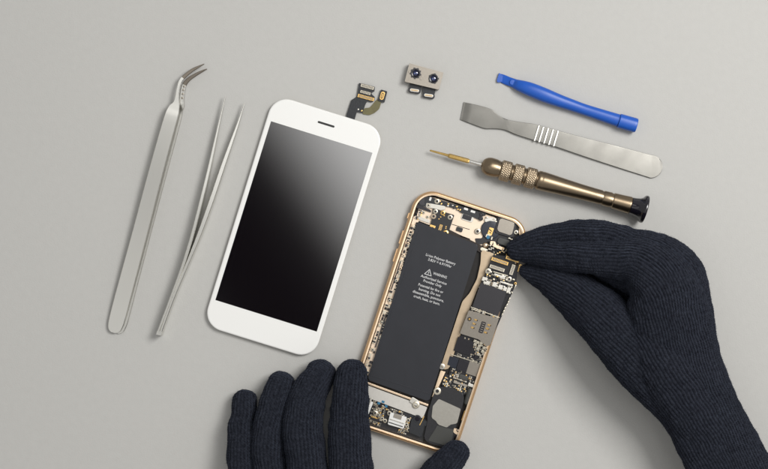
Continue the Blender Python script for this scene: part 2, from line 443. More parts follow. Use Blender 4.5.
dome = [(53.4,2.6)]+[(54+9.6*(1-math.cos(a)), 2.6+6.9*math.sin(a)) for a in [i/8*PI/2 for i in range(9)]]+[(68,9.3),(70.5,8.7),(72,8.3),(73,8.3)]
turned('collar', dome, 'bronze', t)
def kn(s_, r, an):
    p = .5+.5*math.cos(an*30+s_*1.75); q = .5+.5*math.cos(an*30-s_*1.75)
    return r-(.55*(1-max(p,q)**1.0)+.25*(1-min(p,q))) if kn.on else r
for a, e in ((73,84.3),(86,97.2),(99,110.3)):
    kn.on = True
    N_ = 34; prof = []
    for i in range(N_+1):
        s_ = a+(e-a)*i/N_; f = min(1, min(i, N_-i)/5); prof.append((s_, 8.7+1.75*math.sin(f*PI/2)))
    bb = B(); rows = []
    for i, (s_, r) in enumerate(prof):
        m_ = 4 < i < N_-4
        rows.append([sd_pt(s_, kn(s_, r, 2*PI*k/150) if m_ else r-.15, 2*PI*k/150) for k in range(150)])
    bb.loft(rows); bb.done('knurled_ring', 'bronze_k', t, smooth=60)
turned('neck', [(72.5,8.3),(111.5,8.3)], 'bronze', t)
body = [(110.9,8.4),(111.5,9.2),(112.5,9.7),(114,9.8),(115.5,9.6),(116.5,9.7),(118,9.75),(126,9.3),(140,8.5),(155,7.8),(170,7.4),(177.2,7.35),(178,6.9),(179.4,6.9),(180.2,7.5),(187.2,7.7),(188,7.2),(189.4,7.2),(190.2,7.9),(200,8.3),(207,8.7),(207.8,8.5),(208.4,7.6)]
turned('handle', body, 'bronze', t)
turned('swivel_cap', [(208,7.6),(208.6,8.4),(212,8.7),(216,9.5),(218.6,11.0),(220,13.0),(221,13.9),(222.6,14.2),(223.8,13.7),(224.2,12.6),(223.6,11.5),(223.2,4)], 'black_gloss', t)

def clutter(bb, u0, u1, v0, v1, nu, nv, z, mats_n, skip=.15, zs=(.35,1.0), test=None, f=(.55,.95)):
    du = (u1-u0)/nu; dv = (v1-v0)/nv
    for i in range(nu):
        for j in range(nv):
            if random.random() < skip: continue
            u = u0+du*(i+.5)+random.uniform(-.12,.12)*du; v = v0+dv*(j+.5)+random.uniform(-.12,.12)*dv
            if test and not test(u, v): continue
            w = du*random.uniform(*f); h = dv*random.uniform(*f)
            h1 = z+random.uniform(*zs); r = random.random()
            bb.box(PL(u, v), w, h, TP, z-.1, h1, random.randrange(mats_n), .05)
            if r < .45 and min(w, h) > .9:   # two-terminal part: bright ends
                if w > h:
                    for e in (-1, 1): bb.box(PL(u+e*w*.4, v), w*.22, h*1.04, TP, z-.1, h1+.04, 0)
                else:
                    for e in (-1, 1): bb.box(PL(u, v+e*h*.4), w*1.04, h*.22, TP, z-.1, h1+.04, 0)
# ------------------------------------------------------------------ opened phone
TP = 18.3
cP, sP = math.cos(math.radians(TP)), math.sin(math.radians(TP))
def PL(u, v):
    n = 455.9+u; a = 45+v
    return (cP*n-sP*a, sP*n+cP*a)
def toL(p): return (cP*p[0]+sP*p[1]-455.9, -sP*p[0]+cP*p[1]-45)
PC = PL(59.4, 123.5)
t = thing('opened_phone', PC, 'opened gold phone without its screen, battery and circuit board showing, held by two gloved hands', 'phone')
PH = t
fr = B().rr(PC, 118.8, 247, 21, TP, [(1.5,.2),(.5,.8),(0,1.8),(0,4.6),(.4,5.5),(1.2,6.0),(2.3,6.1),(2.5,5.75),(3.9,5.7),(4.2,5.3),(4.4,.8)], mis=[0,0,0,0,0,0,0,1,1,1], n=12, cap0=False, cap1=False).done('frame', ['gold','gold_lip'], t, smooth=50)
B().rr(PC, 116, 244, 19, TP, [(0,.3),(0,1.3)], n=10).done('back_shell', 'tray', t)
for v0, v1 in ((28.5,34.5),(47,61),(66,80)):
    B().prism(rect(PL(-.2, (v0+v1)/2), 2.2, v1-v0, TP, .9), 2.3, 4.4, bev=.2).done('side_button', 'gold', fr)

# cream upper plate
def A_(k, *p): return ZZ(k, *p)
B().prism(round_poly([PL(6,8),PL(22,6),PL(84,6),PL(84,22),PL(81,38),PL(74,36.5),PL(8,33)], 2), 1.3, 2.4, bev=.15).done('upper_plate', 'cream', t)
ant = B().prism(round_poly(A_('z4',(236,64),(262,55),(300,66),(432,106),(442,120),(434,134),(400,119),(372,110),(357,97),(330,90),(285,82),(262,92),(228,84)), .7), 2.4, 3.5, bev=.2).done('antenna_strip', 'flex', t)
for x, y, w, h in ((385,272,4.2,2.2),(450,297,4.6,2.2),(50,178,2.0,3.6)):
    B().prism(rect(Z('c1',x,y), w, h, TP, .5), 3.45, 3.7, bev=.06).done('contact_pad', 'whiteplastic', ant)
def screw(c, r, z, m_='bright', parent=None, name='screw', cross=True):
    bb = B(); secs = []
    for rr_, zz in ((r, z-.5),(r, z+.15),(r*.85, z+.3),(r*.5, z+.32),(r*.42, z+.05),(r*.05, z+.02)):
        secs.append([W((c[0]+rr_*math.cos(2*PI*k/20), c[1]+rr_*math.sin(2*PI*k/20)), zz*MM) for k in range(20)])
    bb.loft(secs, mis=[0,0,0,0,1,1]); return bb.done(name, [m_, 'chip'], parent or t)
screw(Z('c1',113,200), 2.7, 3.5)
B().prism(round_poly(A_('c1',(12,215),(60,222),(190,245),(195,275),(150,282),(60,262),(8,258)), 1.2), 2.9, 3.7, bev=.15).done('ground_clip', 'silver', t)
screw(Z('c1',33,237), 2.0, 3.7)
B().prism(round_poly(A_('b0',(178,82),(195,90),(190,160),(150,150),(148,125)), .8), 2.4, 3.6, bev=.2).done('corner_gasket', 'black_gloss', t)
B().prism(round_poly(A_('b0',(128,150),(140,150),(240,195),(245,215),(150,185),(125,178)), .8), 2.4, 3.3, bev=.1).done('bridge', 'chip', t)
for x, y in ((185,215),(215,250),(155,245)): screw(Z('b0',x,y), 1.5, 2.8)
B().prism(round_poly(A_('b0',(150,245),(200,262),(235,275),(228,298),(160,275),(140,262)), .6), 2.5, 3.1, bev=.1).done('clip', 'silver', t)
# flash / power flex board
fb = B().prism(round_poly(A_('b0',(258,182),(425,235),(388,345),(372,398),(290,382),(226,358),(252,255)), .7), 3.2, 3.9, bev=.08).done('flash_board', 'pcb', t)
for x, y, r, m_ in ((277,207,2.5,'bright'),(262,245,2.6,'ceramic'),(335,218,2.5,'pad'),(392,252,2.6,'bright'),(357,375,3.0,'pad')):
    screw(Z('b0',x,y), r, 4.0, m_, fb, 'ring_pad')
b = B(); b.prism(rect(Z('b0',250,338), 5.8, 6.4, TP, .5), 3.85, 4.1, 0, .05); b.cyl(Z('b0',253,338), 1.3, 4.05, 4.15, 1); b.done('gold_tab', ['pad','chip'], fb)
conn(Z('b0',313,342), 3.6, 8.6, TP, 3.85, 4.3, fb, 0)
b = B()
for x, y in ((318,250),(345,240),(360,325),(358,338),(305,265)): b.box(Z('b0',x,y), 1.2, .8, TP, 3.85, 4.05)
b.done('solder_dot', 'pad', fb)
# dark strip in place of the shadow under the plate lip
B().prism([PL(40,31.5),PL(80,37),PL(80,44),PL(40,35.5)], 2.45, 3.0).done('gap_shadow', 'darkbrown', t)
b = B(); b.prism(rect(Z('c1',400,352), 12.5, 7.4, TP, 2.2), 2.35, 2.9, 0, .1); b.prism(rect(Z('c1',394,352), 9.2, 4.6, TP, .5), 2.85, 3.4, 1, .1)
for k in range(5): b.box(Z('c1',365+k*15,343+k*5), .5, 3.2, TP, 3.3, 3.5, 1)
b.done('button_connector', ['silver','chip'], t)
B().prism(rect(Z('b0',465,347), 6.4, 4.2, TP, .8), 2.3, 3.4, bev=.12).done('rubber_plug', 'flex', t)
b = B(); b.prism([Z('c1',250,412),Z('c1',420,462),Z('c1',420,468),Z('c1',250,418)], 2.35, 2.5); b.prism(round_poly(A_('b0',(470,392),(547,420),(547,428),(470,402)),.2), 2.35, 3.0)
b.done('seam_wire', 'tray', t)
screw(Z('b1',118,243), 3.0, 3.2)
for x, y in ((145,130),(140,157)):
    screw(Z('b1',x,y), 2.3, 3.7, 'chip')
B().box(Z('b1',152,118), 7, 5, TP, 2.4, 3.7, bev=.15, r=.8).done('sensor_block', 'chip', t)
# earpiece / camera bay
B().prism(round_poly(A_('b1',(250,120),(290,135),(405,190),(398,240),(375,270),(330,310),(250,330),(190,310),(150,330),(110,330),(100,290),(150,290),(160,190),(210,165),(240,165)), 1.2), 1.35, 2.9, bev=.15).done('camera_bay', 'pcb', t)
b = B(); secs = []
c = Z('b1',205,232)
for rr_, zz in ((9.6,2.6),(9.6,3.5),(9.0,3.75),(4.2,3.8),(.3,3.8)):
    secs.append([W((c[0]+rr_*math.cos(2*PI*k/36), c[1]+rr_*math.sin(2*PI*k/36)), zz*MM) for k in range(36)])
b.loft(secs); b.done('vibration_disc', 'chip_blue', t)
B().prism(round_poly(A_('b1',(165,160),(215,148),(245,160),(238,178),(200,172),(170,182)), .6), 2.6, 3.9, bev=.12).done('metal_clip', 'silver', t)
cm = B().prism(round_poly(A_('b1',(258,140),(383,180),(357,288),(232,250)), 2.2), 2.6, 4.6, bev=.2).done('camera_frame', 'chip', t)
B().prism(round_poly(A_('b1',(268,153),(368,186),(346,273),(247,240)), 2.2), 4.5, 5.4, bev=.35).done('camera_cap', 'shield', cm)
fg_ = B(); fg_.prism(rect(Z('b1',205,244), 4.6, 7.4, TP, .6), 3.75, 4.1, 0, .05)
for x, y in ((200,232),(208,240),(203,252)): fg_.box(Z('b1',x,y), 2.0, .9, TP+20, 4.05, 4.3, 1)
fg_.done('gold_flex', ['pad','chip'], t)
B().cyl(Z('b1',188,283), 1.8, 3.7, 4.2, bev=.12, n=14).done('blue_dot', 'cyan', t)
b = B(); b.box(Z('b1',213,290), 1.2, 3.0, TP, 3, 4.1); b.box(Z('b1',178,272), 1.2, 3, TP, 3, 4.1); b.box(Z('b1',195,268), 3.4, 1.2, TP, 3, 4.15); b.done('capacitor', 'bright', t)
b = B(); c = Z('b1',172,337); secs = []
for j in range(6):
    a = j/5*PI/2*.95; rr_ = 3.1*math.cos(a); zz = 3.2+1.4*math.sin(a)
    secs.append([W((c[0]+rr_*math.cos(2*PI*k/20), c[1]+rr_*math.sin(2*PI*k/20)), zz*MM) for k in range(20)])
b.loft(secs); b.done('standoff', 'gold_lip', t)
B().prism(rect(Z('b1',157,366), 6.6, 3.4, TP+5, 1.6), 2.6, 3.7, bev=.2).done('metal_post', 'bright', t)
B().prism(rect(Z('b1',292,315), 12.6, 6.4, TP, 2.4), 2.8, 4.1, bev=.35).done('camera_connector', 'greyrub', t)
B().prism(round_poly(A_('b1',(205,308),(235,312),(245,335),(300,355),(290,372),(235,350),(200,330)), .6), 2.5, 3.5, bev=.1).done('gold_bracket', 'gold_lip', t)
screw(Z('b1',376,250), 2.3, 4.3, 'bright'); 
B().prism(round_poly(A_('b1',(395,215),(430,240),(440,275),(415,300),(395,260)), 1), 1.4, 3.0, bev=.15).done('corner_plate', 'gold_lip', t)
b = B()
for x, y in ((180,150),(225,165),(240,178),(232,162),(330,290),(345,298)): b.box(Z('b1',x,y), 2.2, 1.3, TP, 2.8, 4.0, 0, .05)
b.done('terminal', 'bright', t)

b = B(); clutter(b, 84, 108, 30, 42, 13, 7, 2.9, 8, .45, (.2,.8)); b.done('small_components', ['bright','chip','chip','pad','ceramic','chip','silver','chip'], t, kind='stuff')
b = B(); clutter(b, 24, 50, 7, 11, 12, 2, 3.4, 4, .5, (.1,.4)); clutter(b, 6, 12, 22, 33, 4, 6, 2.4, 5, .3, (.3,.9)); b.done('small_components', ['chip','silver','chip','pad','chip'], t, kind='stuff')
# battery
bat = B().prism(round_poly([PL(9.8,34.2),PL(75.6,37.5),PL(77.5,201.5),PL(12.0,200.2)], 2.6), 1.35, 4.8, bev=.5).done('battery', 'battery', t, smooth=60)
# soft film fold at the bottom and the left seam
B().prism(rect(PL(44.5,194.4), 62, .7, TP-.6, .3), 4.72, 4.9, bev=.06).done('film_fold', 'battery', bat)
B().prism(rect(PL(13.9,117), .5, 152, TP, .2), 4.72, 4.88, bev=.05).done('film_fold', 'battery', bat)
tb = B()
def text_into(bb, s_, c, w, h, ang, z):
    cu = bpy.data.curves.new('tmp', 'FONT'); cu.body = s_; cu.size = 1; cu.align_x = 'CENTER'; cu.resolution_u = 2
    cu.offset = .012
    o = bpy.data.objects.new('tmp', cu); COL.objects.link(o)
    bpy.context.view_layer.update()
    me = o.evaluated_get(bpy.context.evaluated_depsgraph_get()).to_mesh()
    co = [v.co.copy() for v in me.vertices]; fs = [tuple(p.vertices) for p in me.polygons]
    x0 = min(v.x for v in co); x1 = max(v.x for v in co); mx = (x0+x1)/2
    sx = w/(x1-x0); a = math.radians(ang)
    vs = []
    for v in co:
        X = (v.x-mx)*sx; Y = -(v.y-.33)*h/.70
        q = W((c[0]+X*math.cos(a)-Y*math.sin(a), c[1]+X*math.sin(a)+Y*math.cos(a)), z*MM)
        vs.append(bb.bm.verts.new(q))
    for f in fs:
        try: bb.bm.faces.new([vs[i] for i in f])
        except ValueError: pass
    o.to_mesh_clear(); bpy.data.objects.remove(o); bpy.data.curves.remove(cu)
e0 = lambda x, y: (405+x*.0716, 245+y*.0716)
for s_, c, w in (('Li-ion Polymer Battery', (440.8,259.2), 31), ('3.82V = 6.91Whr', (439.9,263.0), 24.5),
                 ('WARNING', (440.0,275.3), 14.2), ('Authorized Service', (433.8,279.7), 27), ('Provider Only', (432.6,283.4), 19),
                 ('Potential for fire or', (430.9,288.3), 26), ('burning. Do not', (429.7,292.2), 22.5),
                 ('disassemble, puncture,', (428.4,296.0), 32.5), ('crush, heat, or burn.', (426.9,299.9), 27.5)):
    text_into(tb, s_, c, w, 2.55, TP-.3, 4.84)
tb.done('printed_text', 'ink', bat, smooth=0)
b = B(); c = (428.7,272.3); a = math.radians(TP)
R_ = lambda x, y: (c[0]+x*math.cos(a)-y*math.sin(a), c[1]+x*math.sin(a)+y*math.cos(a))
tri = [R_(0,-3.0), R_(3.5,2.7), R_(-3.5,2.7)]
for i in range(3):
    p, q = Vector(tri[i]), Vector(tri[(i+1)%3]); m_ = (p+q)/2
    b.box(m_, (q-p).length+.35, .62, math.degrees(math.atan2(q.y-p.y, q.x-p.x)), 4.8, 4.86+.004*i, 0)
b.box(R_(0,.1), .55, 2.3, TP, 4.8, 4.87); b.box(R_(0,2.0), .6, .6, TP, 4.8, 4.87)
b.done('warning_symbol', 'ink', bat)

# gold rail between battery and board
B().prism(round_poly([PL(79.5,41),PL(93,40.5),PL(91,62),PL(88,80),PL(86.6,110),PL(86,165),PL(77.8,167),PL(77.7,128),PL(77.7,96),PL(82,86),PL(84.6,70),PL(83,54)], 2.5), 1.35, 3.9, bev=.35).done('midframe_rail', 'rail', t)
B().prism([PL(84,168),PL(78.6,168),PL(78.6,196),PL(81,196)], 1.35, 2.7, bev=.2).done('rail_end', 'gold_lip', t)
# left edge rail and clutter
B().prism(round_poly([PL(5,30),PL(11,31),PL(12.0,128),PL(12.6,196),PL(5,196)], .8), 1.35, 2.5, bev=.15).done('side_rail', 'cream', t)
b = B(); clutter(b, 5.4, 11.6, 34, 195, 2, 46, 2.5, 6, .2, (.3,1.4)); b.done('side_components', ['bright','chip','chip','tray','gold_lip','chip'], t, kind='stuff')
for v in (40,58,71,84,97,118,141,170): screw(PL(8+random.uniform(-.6,.6), v), 1.7, 3.4, random.choice(['bright','gold_lip']))
b = B(); b.prism(rect(PL(10.4,66), 1.0, 46, TP, .3), 2.5, 3.8, 0, .1); b.prism(rect(PL(6.6,92), .9, 30, TP, .3), 2.5, 3.7, 0, .1); b.prism(rect(PL(9.5,150), 1.0, 34, TP, .3), 2.5, 3.7, 0, .1)
b.done('side_flex', 'chip', t)

# logic board
brd = B().prism(round_poly([PL(92.6,42),PL(110.0,38),PL(119.5,46),PL(122.6,60),PL(122.6,70),PL(121.0,86),PL(118.4,112),PL(117.6,124),PL(116.5,160),PL(112,175),PL(88,173),PL(86.9,160),PL(87.6,104),PL(89.2,82)], 1.5), 1.5, 2.6, bev=.05).done('logic_board', 'pcb', t)
conn(Z('b2',288,45), 17.5, 4.2, TP, 2.6, 3.5, brd, 0)
conn(Z('b2',268,95), 15.5, 4.0, TP, 2.6, 3.4, brd, 1)
conn(Z('b2',378,30), 13.5, 4.0, TP, 2.6, 3.5, brd, 0)
conn(Z('b2',378,106), 4.2, 10.5, TP, 2.6, 3.4, brd, 1)
conn(Z('b2',432,95), 3.4, 7.5, TP, 2.6, 3.3, brd, 0)
screw(Z('b2',203,117), 3.0, 3.0, 'bright', brd); screw(Z('b2',355,174), 2.7, 3.0, 'bright', brd)
screw(Z('b2',400,205), 1.4, 2.8, 'pad', brd)
b = B().prism(round_poly(A_('b2',(150,200),(337,263),(276,440),(90,372)), .5), 2.6, 3.8, bev=.12); b.done('processor_chip', 'chip', brd)
for x, y, w, h in ((178,175,5.2,4.0),(193,198,6.4,3.6),(250,213,4.2,4.6),(292,232,4.4,4.6),(325,246,3.4,4.2),(352,252,3.6,5.0),(330,205,12,1.6),(285,150,11,1.8),(305,165,5,1.6)):
    B().box(Z('b2',x,y), w, h, TP, 2.6, 3.4, bev=.12, r=.3).done('shield_can', 'silver', brd)
bl_ = [(405,212),(392,245),(372,262),(380,280),(362,305),(352,330),(345,350),(330,372),(320,395),(310,418),(300,440)]
fences = [(bl_[i], bl_[i+1], .8) for i in range(len(bl_)-1) if i % 2 == 0 or i > 4]
fences += [((78,375),(285,452),1),((82,388),(150,412),1),((240,120),(345,150),1)]
fences = [(Z('b2',*p), Z('b2',*q), f) for p, q, f in fences] + [(Z('b3',150,320), Z('b3',375,390), 1)]
for p, q, f in fences:
    p, q = Vector(p), Vector(q)
    B().box((p+q)/2, (q-p).length*f, .85, math.degrees(math.atan2(q.y-p.y,q.x-p.x)), 2.6, 3.5, 0, .06).done('shield_fence', 'bright', brd)
# SIM tray shield
sim = B().prism(round_poly(A_('b3',(280,2),(497,62),(437,250),(408,262),(352,212),(215,168)), .8), 2.6, 4.2, bev=.15).done('sim_reader', 'shield', brd)
b = B()
for x, y in ((332,72),(320,100),(308,128),(428,110),(415,135),(402,163)): b.box(Z('b3',x,y), 3.6, 1.5, TP, 4.15, 4.35, 0, .04); b.box((Z('b3',x,y)[0]+1.3, Z('b3',x,y)[1]+.4), 1.0, 1.3, TP, 4.3, 4.4, 1)
b.done('contact', ['pad','chip'], sim)
b = B(); b.box(Z('b3',377,125), 4.4, 11.5, TP, 4.1, 4.3, 0, r=.8)
for k in range(5): b.box((Z('b3',377,125)[0]-(k-2)*-.0-(k-2)*.66, Z('b3',377,125)[1]+(k-2)*2.0), 2.8, .8, TP, 4.28, 4.42, 1)
b.done('slot', ['chip','shield'], sim)
b = B(); c = Z('b3',285,65); b.cyl(c, 2.0, 4.15, 4.3, 0); b.cyl(c, 1.0, 4.28, 4.4, 1); b.done('rivet', ['chip','pad'], sim)
# lower chips
for nm, cx_, cy_, w, h, m_ in (('chip',245,262,17,14.5,'chip'),('chip',165,377,9.5,10.5,'chip_blue'),('chip',236,402,10.5,11,'chip'),('shield_can',312,425,11.5,13,'shield'),('chip',228,200,4,3,'chip'),('chip',330,345,3.4,5,'chip')):
    B().box(Z('b3',cx_,cy_), w, h, TP, 2.6, 3.6, bev=.12, r=.3).done(nm, m_, brd)
b = B()
def inpoly_free(u, v):
    p = PL(u, v)
    for k_, x, y, w, h in (('b2',213,320,21,20),('b3',350,130,27,24),('b3',245,262,18,15.5),('b3',165,377,10,11),('b3',236,402,11,11.5),('b3',312,425,12,13.5)):
        q = Z(k_, x, y); l = toL(q)
        if abs(u-l[0]) < w/2+.3 and abs(v-l[1]) < h/2+.3: return False
    return True
clutter(b, 92, 121, 58, 74, 12, 8, 2.6, 8, .3, (.3,.9), inpoly_free)
clutter(b, 89, 116.5, 74, 172, 15, 50, 2.6, 8, .18, (.3,.95), inpoly_free)
b.done('small_components', ['bright','silver','chip','ceramic','chip','pad','chip','silver'], brd, kind='stuff')
for x, y in ((345,235),(325,250),(355,262),(390,275),(345,282),(380,300),(350,320),(405,250),(325,225),(370,240)):
    B().box(Z('b3',x,y), 3.2, 2.8, TP, 2.6, 3.9, bev=.2, r=.5).done('capacitor', 'pad' if x == 405 else 'bright', brd)
B().box(Z('b3',403,252), 2.2, 2.2, TP, 3.8, 4.1, bev=.1, r=.9).done('capacitor', 'gold_lip', brd)

# the board is being lifted out: its upper end rides over the frame
def lift(o):
    o0 = root_loc(o)
    for v in o.data.vertices:
        p = v.co+o0; k = (D-p.z)/D
        px = (p.x/S/k+384, 234.5-p.y/S/k); u, vv = toL(px)
        f = min(1, max(0, (172-vv)/75)); f = f*f*(3-2*f); dz = 4.9*MM*f
        k2 = (D-p.z-dz)/D/k
        v.co = Vector((p.x*k2, p.y*k2, p.z+dz))-o0
    for c_ in o.children: lift(c_)
bpy.context.view_layer.update()
lift(brd)
# region between board and speaker
B().box(Z('c2',362,352), 9.8, 4.8, TP, 2.7, 4.2, bev=.4, r=1.6).done('coax_cap', 'greyrub', t)
b = B(); clutter(b, 84.5, 112, 173, 182.5, 14, 6, 2.2, 7, .15, (.4,1.3)); b.done('small_components', ['bright','chip','chip_blue','ceramic','chip','pad','silver'], t, kind='stuff')
screw(Z('c2',160,248), 3.0, 4.4, 'silver'); screw(Z('b3',85,405), 1.4, 5.0, 'bright')
B().prism([PL(84,170),PL(114,171.5),PL(114,184),PL(84,182)], 1.35, 2.3).done('flex_layer', 'pcb', t)
b = B(); b.prism(round_poly(A_('c2',(270,385),(400,420),(398,440),(265,400)),.5), 2.3, 3.9, 0, .1); b.done('wire_clip', 'shield', t)
# speaker module
spk = B().prism(round_poly([PL(82,184),PL(95,181),PL(108,183),PL(110.5,190),PL(110.8,215),PL(113,232),PL(108,240),PL(92,241),PL(84,239),PL(82.5,222),PL(80,214),PL(79.5,196)], 3), 1.4, 4.2, bev=.4).done('speaker', 'pcb', t)
B().prism(round_poly(A_('b4',(117,180),(255,243),(232,333),(212,337),(184,342),(170,360),(112,340),(100,318),(72,298),(80,225)), 1.1, 4), 4.15, 4.75, bev=.25).done('speaker_plate', 'plate', spk)
# rolled grey tape (capsule)
b = B(); secs = []
p0, p1 = Vector(Z('b4',318,110)), Vector(Z('b4',288,222))
ax = (p1-p0).normalized(); nn = Vector((-ax.y, ax.x))
for i in range(13):
    a = i/12; e = math.sqrt(max(0.02, 1-(2*a-1)**8)); q = p0.lerp(p1, a); sec = []
    for k in range(16):
        an = 2*PI*k/16; w = W(q+nn*(3.1*e*math.cos(an)), .0043); sec.append((w.x, w.y, (3.9+1.3*e*math.sin(an))*MM))
    secs.append(sec)
b.loft(secs); b.done('antenna_roll', 'greyrub', t)
B().box(Z('b4',318,96), 6.2, 3.0, TP, 2.6, 5.0, bev=.2, r=.7).done('roll_clip', 'silver', t)
screw(Z('b4',108,132), 3.7, 4.4, 'bright')
B().box(Z('b4',275,286), 2.4, 10.5, TP, 2.5, 4.5, bev=.15, r=.5).done('gold_contact', 'pad', t)
B().prism(round_poly(A_('b4',(212,362),(252,372),(258,385),(240,408),(208,390)), .8), 2.4, 4.6, bev=.2).done('corner_bracket', 'gold_lip', t)
screw(Z('b4',238,376), 1.8, 4.5, 'chip')
B().box(Z('b4',223,408), 5, 6, TP, 2.4, 4.0, bev=.2, r=.6).done('rubber_foot', 'black_gloss', t)
B().prism(round_poly(A_('b4',(108,345),(165,362),(210,372),(200,440),(150,470),(50,440),(75,400),(95,370)), 1.2), 3.6, 4.5, bev=.2).done('flex_cover', 'greyrub', t)
# bottom: bracket, port
B().prism([PL(9,202.0),PL(78,204.2),PL(78,206.4),PL(9,204.3)], 1.35, 4.4, bev=.15).done('gold_bar', 'gold_lip', t)
B().prism(round_poly([PL(8,205.2),PL(77.6,207.4),PL(77.0,219.4),PL(8,216.6)], .8), 1.4, 3.9, bev=.2).done('lower_bracket', 'bracket', t)
screw(Z('b5',467,228), 3.6, 4.7, 'bright'); B().box(Z('b5',455,203), 9, 6, TP+14, 3.0, 4.8, bev=.2, r=1.4).done('bracket_ear', 'silver', t)
B().prism([PL(6,217),PL(84,219.5),PL(84,242),PL(6,242)], 1.35, 1.9).done('lower_board', 'pcb', t)
wp = B().prism(round_poly([PL(8,219),PL(25,219.6),PL(24,233),PL(21.5,235),PL(21,241),PL(8,241)], .9), 1.9, 4.0, bev=.25).done('headphone_jack', 'whiteplastic', t)
B().prism(rect(Z('b5',100,232), 2.0, 17, TP+8, .9), 3.98, 4.25, bev=.1).done('jack_ridge', 'silver', wp)
pt = B().prism(round_poly(A_('b5',(272,285),(398,322),(372,412),(250,377)), 1.0), 1.9, 4.4, bev=.3).done('charging_port', 'whiteplastic', t)
B().box(Z('b5',327,318), 8.2, 4.2, TP, 4.38, 4.7, bev=.08, r=.4).done('port_label', 'shield', pt)
B().box(Z('b5',312,378), 15, .8, TP, 4.38, 4.75, bev=.1).done('port_ridge', 'greyrub', pt)
B().box(Z('b5',322,354), 15, .9, TP, 4.38, 4.8, bev=.1).done('port_ridge', 'silver', pt)
for x, y, r in ((152,196,1.7),(155,292,2.6),(262,292,2.4),(408,345,2.2),(395,378,2.0),(412,420,2.3),(208,332,2.0),(230,350,2.2),(402,395,1.6)): screw(Z('b5',x,y), r, 3.3, 'bright')
b = B(); clutter(b, 25.5, 39, 219.5, 240.5, 8, 12, 1.9, 7, .12, (.6,1.7)); clutter(b, 57, 66, 222, 240.5, 5, 11, 1.9, 7, .1, (.6,1.7)); clutter(b, 39, 57, 219.5, 223, 10, 2, 1.9, 7, .1, (.6,1.4))
b.done('small_components', ['bright','chip','chip','pad','ceramic','silver','chip'], t, kind='stuff')
b = B()
for x, y in ((182,216),(215,205),(238,238)): b.box(Z('b5',x,y), 3.0, 2.3, TP, 2, 4.0, 0, .1)
b.done('blue_capacitor', 'cyan', t)
B().box(Z('b5',155,338), 8.5, 3.4, TP, 1.9, 3.9, bev=.15, r=.6).done('mic_block', 'chip', t)
b = B(); b.box(Z('b5',148,325), 6.6, 1.2, TP, 3.6, 4.1, 0, .08); b.done('gold_strip', 'pad', t)
B().prism(round_poly([PL(56,218.8),PL(82,220.6),PL(83,226),PL(57,223.5)], .8), 1.9, 3.4, bev=.2).done('black_tape', 'flex', t)
fxb = B().prism(round_poly([PL(66.5,222),PL(71,219),PL(80.5,222),PL(81.5,238),PL(67.5,237)], 1.2), 2.2, 4.6, bev=.3).done('port_flex', 'flex', t)
b = B(); c = Z('b5',478,335); b.cyl(c, 3.9, 4.5, 4.9, 0, .1); b.cyl(c, 2.6, 4.85, 5.0, 1, .05); b.done('round_seal', ['flex','black_gloss'], fxb)
B().prism(rect(Z('b5',512,350), .7, 10, TP+8, .3), 3.2, 4.9).done('gold_edge', 'pad', fxb)
conn(Z('b5',452,432), 8, 3.6, TP, 2.4, 3.4, t, 0)

# ------------------------------------------------------------------ knitted gloves
def knit_material():
    m, nt, b = nodes('navy_knit_wool')
    N = nt.nodes; L = nt.links
    def attr(n): a = N.new('ShaderNodeAttribute'); a.attribute_name = n; return a.outputs['Fac']
    def mth(op, a, bb=None, c=None):
        n = N.new('ShaderNodeMath'); n.operation = op
        for i, v in enumerate((a, bb, c)):
            if v is None: continue
            if isinstance(v, (int, float)): n.inputs[i].default_value = v
            else: L.new(v, n.inputs[i])
        return n.outputs[0]
    ku, kv = attr('ku'), attr('kv')
    fr_ = mth('FRACT', ku); tri = mth('ABSOLUTE', mth('MULTIPLY', mth('SUBTRACT', fr_, .5), 2.0))
    ridge = mth('SUBTRACT', 1.0, mth('POWER', tri, 2.2))
    ph = mth('ADD', kv, mth('MULTIPLY', tri, .7))
    st = mth('ADD', mth('MULTIPLY', mth('SINE', mth('MULTIPLY', ph, 2*PI)), .5), .5)
    h = mth('MULTIPLY', ridge, mth('ADD', .35, mth('MULTIPLY', st, .65)))
    tc = N.new('ShaderNodeTexCoord')
    n1 = N.new('ShaderNodeTexNoise'); n1.inputs['Scale'].default_value = 1800; n1.inputs['Detail'].default_value = 3
    L.new(tc.outputs['Object'], n1.inputs['Vector'])
    n2 = N.new('ShaderNodeTexNoise'); n2.inputs['Scale'].default_value = 600; n2.inputs['Detail'].default_value = 4
    L.new(tc.outputs['Object'], n2.inputs['Vector'])
    hh = mth('ADD', h, mth('MULTIPLY', n1.outputs['Fac'], .55))
    bp = N.new('ShaderNodeBump'); bp.inputs['Strength'].default_value = .9; bp.inputs['Distance'].default_value = .0005
    L.new(hh, bp.inputs['Height']); L.new(bp.outputs[0], b.inputs['Normal'])
    cr = N.new('ShaderNodeValToRGB')
    cr.color_ramp.elements[0].position = .3; cr.color_ramp.elements[0].color = (.0065,.0072,.0115,1)
    cr.color_ramp.elements[1].position = .72; cr.color_ramp.elements[1].color = (.024,.0275,.039,1)
    L.new(n2.outputs['Fac'], cr.inputs['Fac']); L.new(cr.outputs[0], b.inputs['Base Color'])
    b.inputs['Roughness'].default_value = .9
    b.inputs['Specular IOR Level'].default_value = .15
    b.inputs['Sheen Weight'].default_value = .12; b.inputs['Sheen Roughness'].default_value = .5
    b.inputs['Sheen Tint'].default_value = (.45,.55,.8,1)
    return m
M['knit'] = knit_material()
M['fuzz'] = mat('wool_fuzz', (.022,.027,.042), .9, spec=.1)

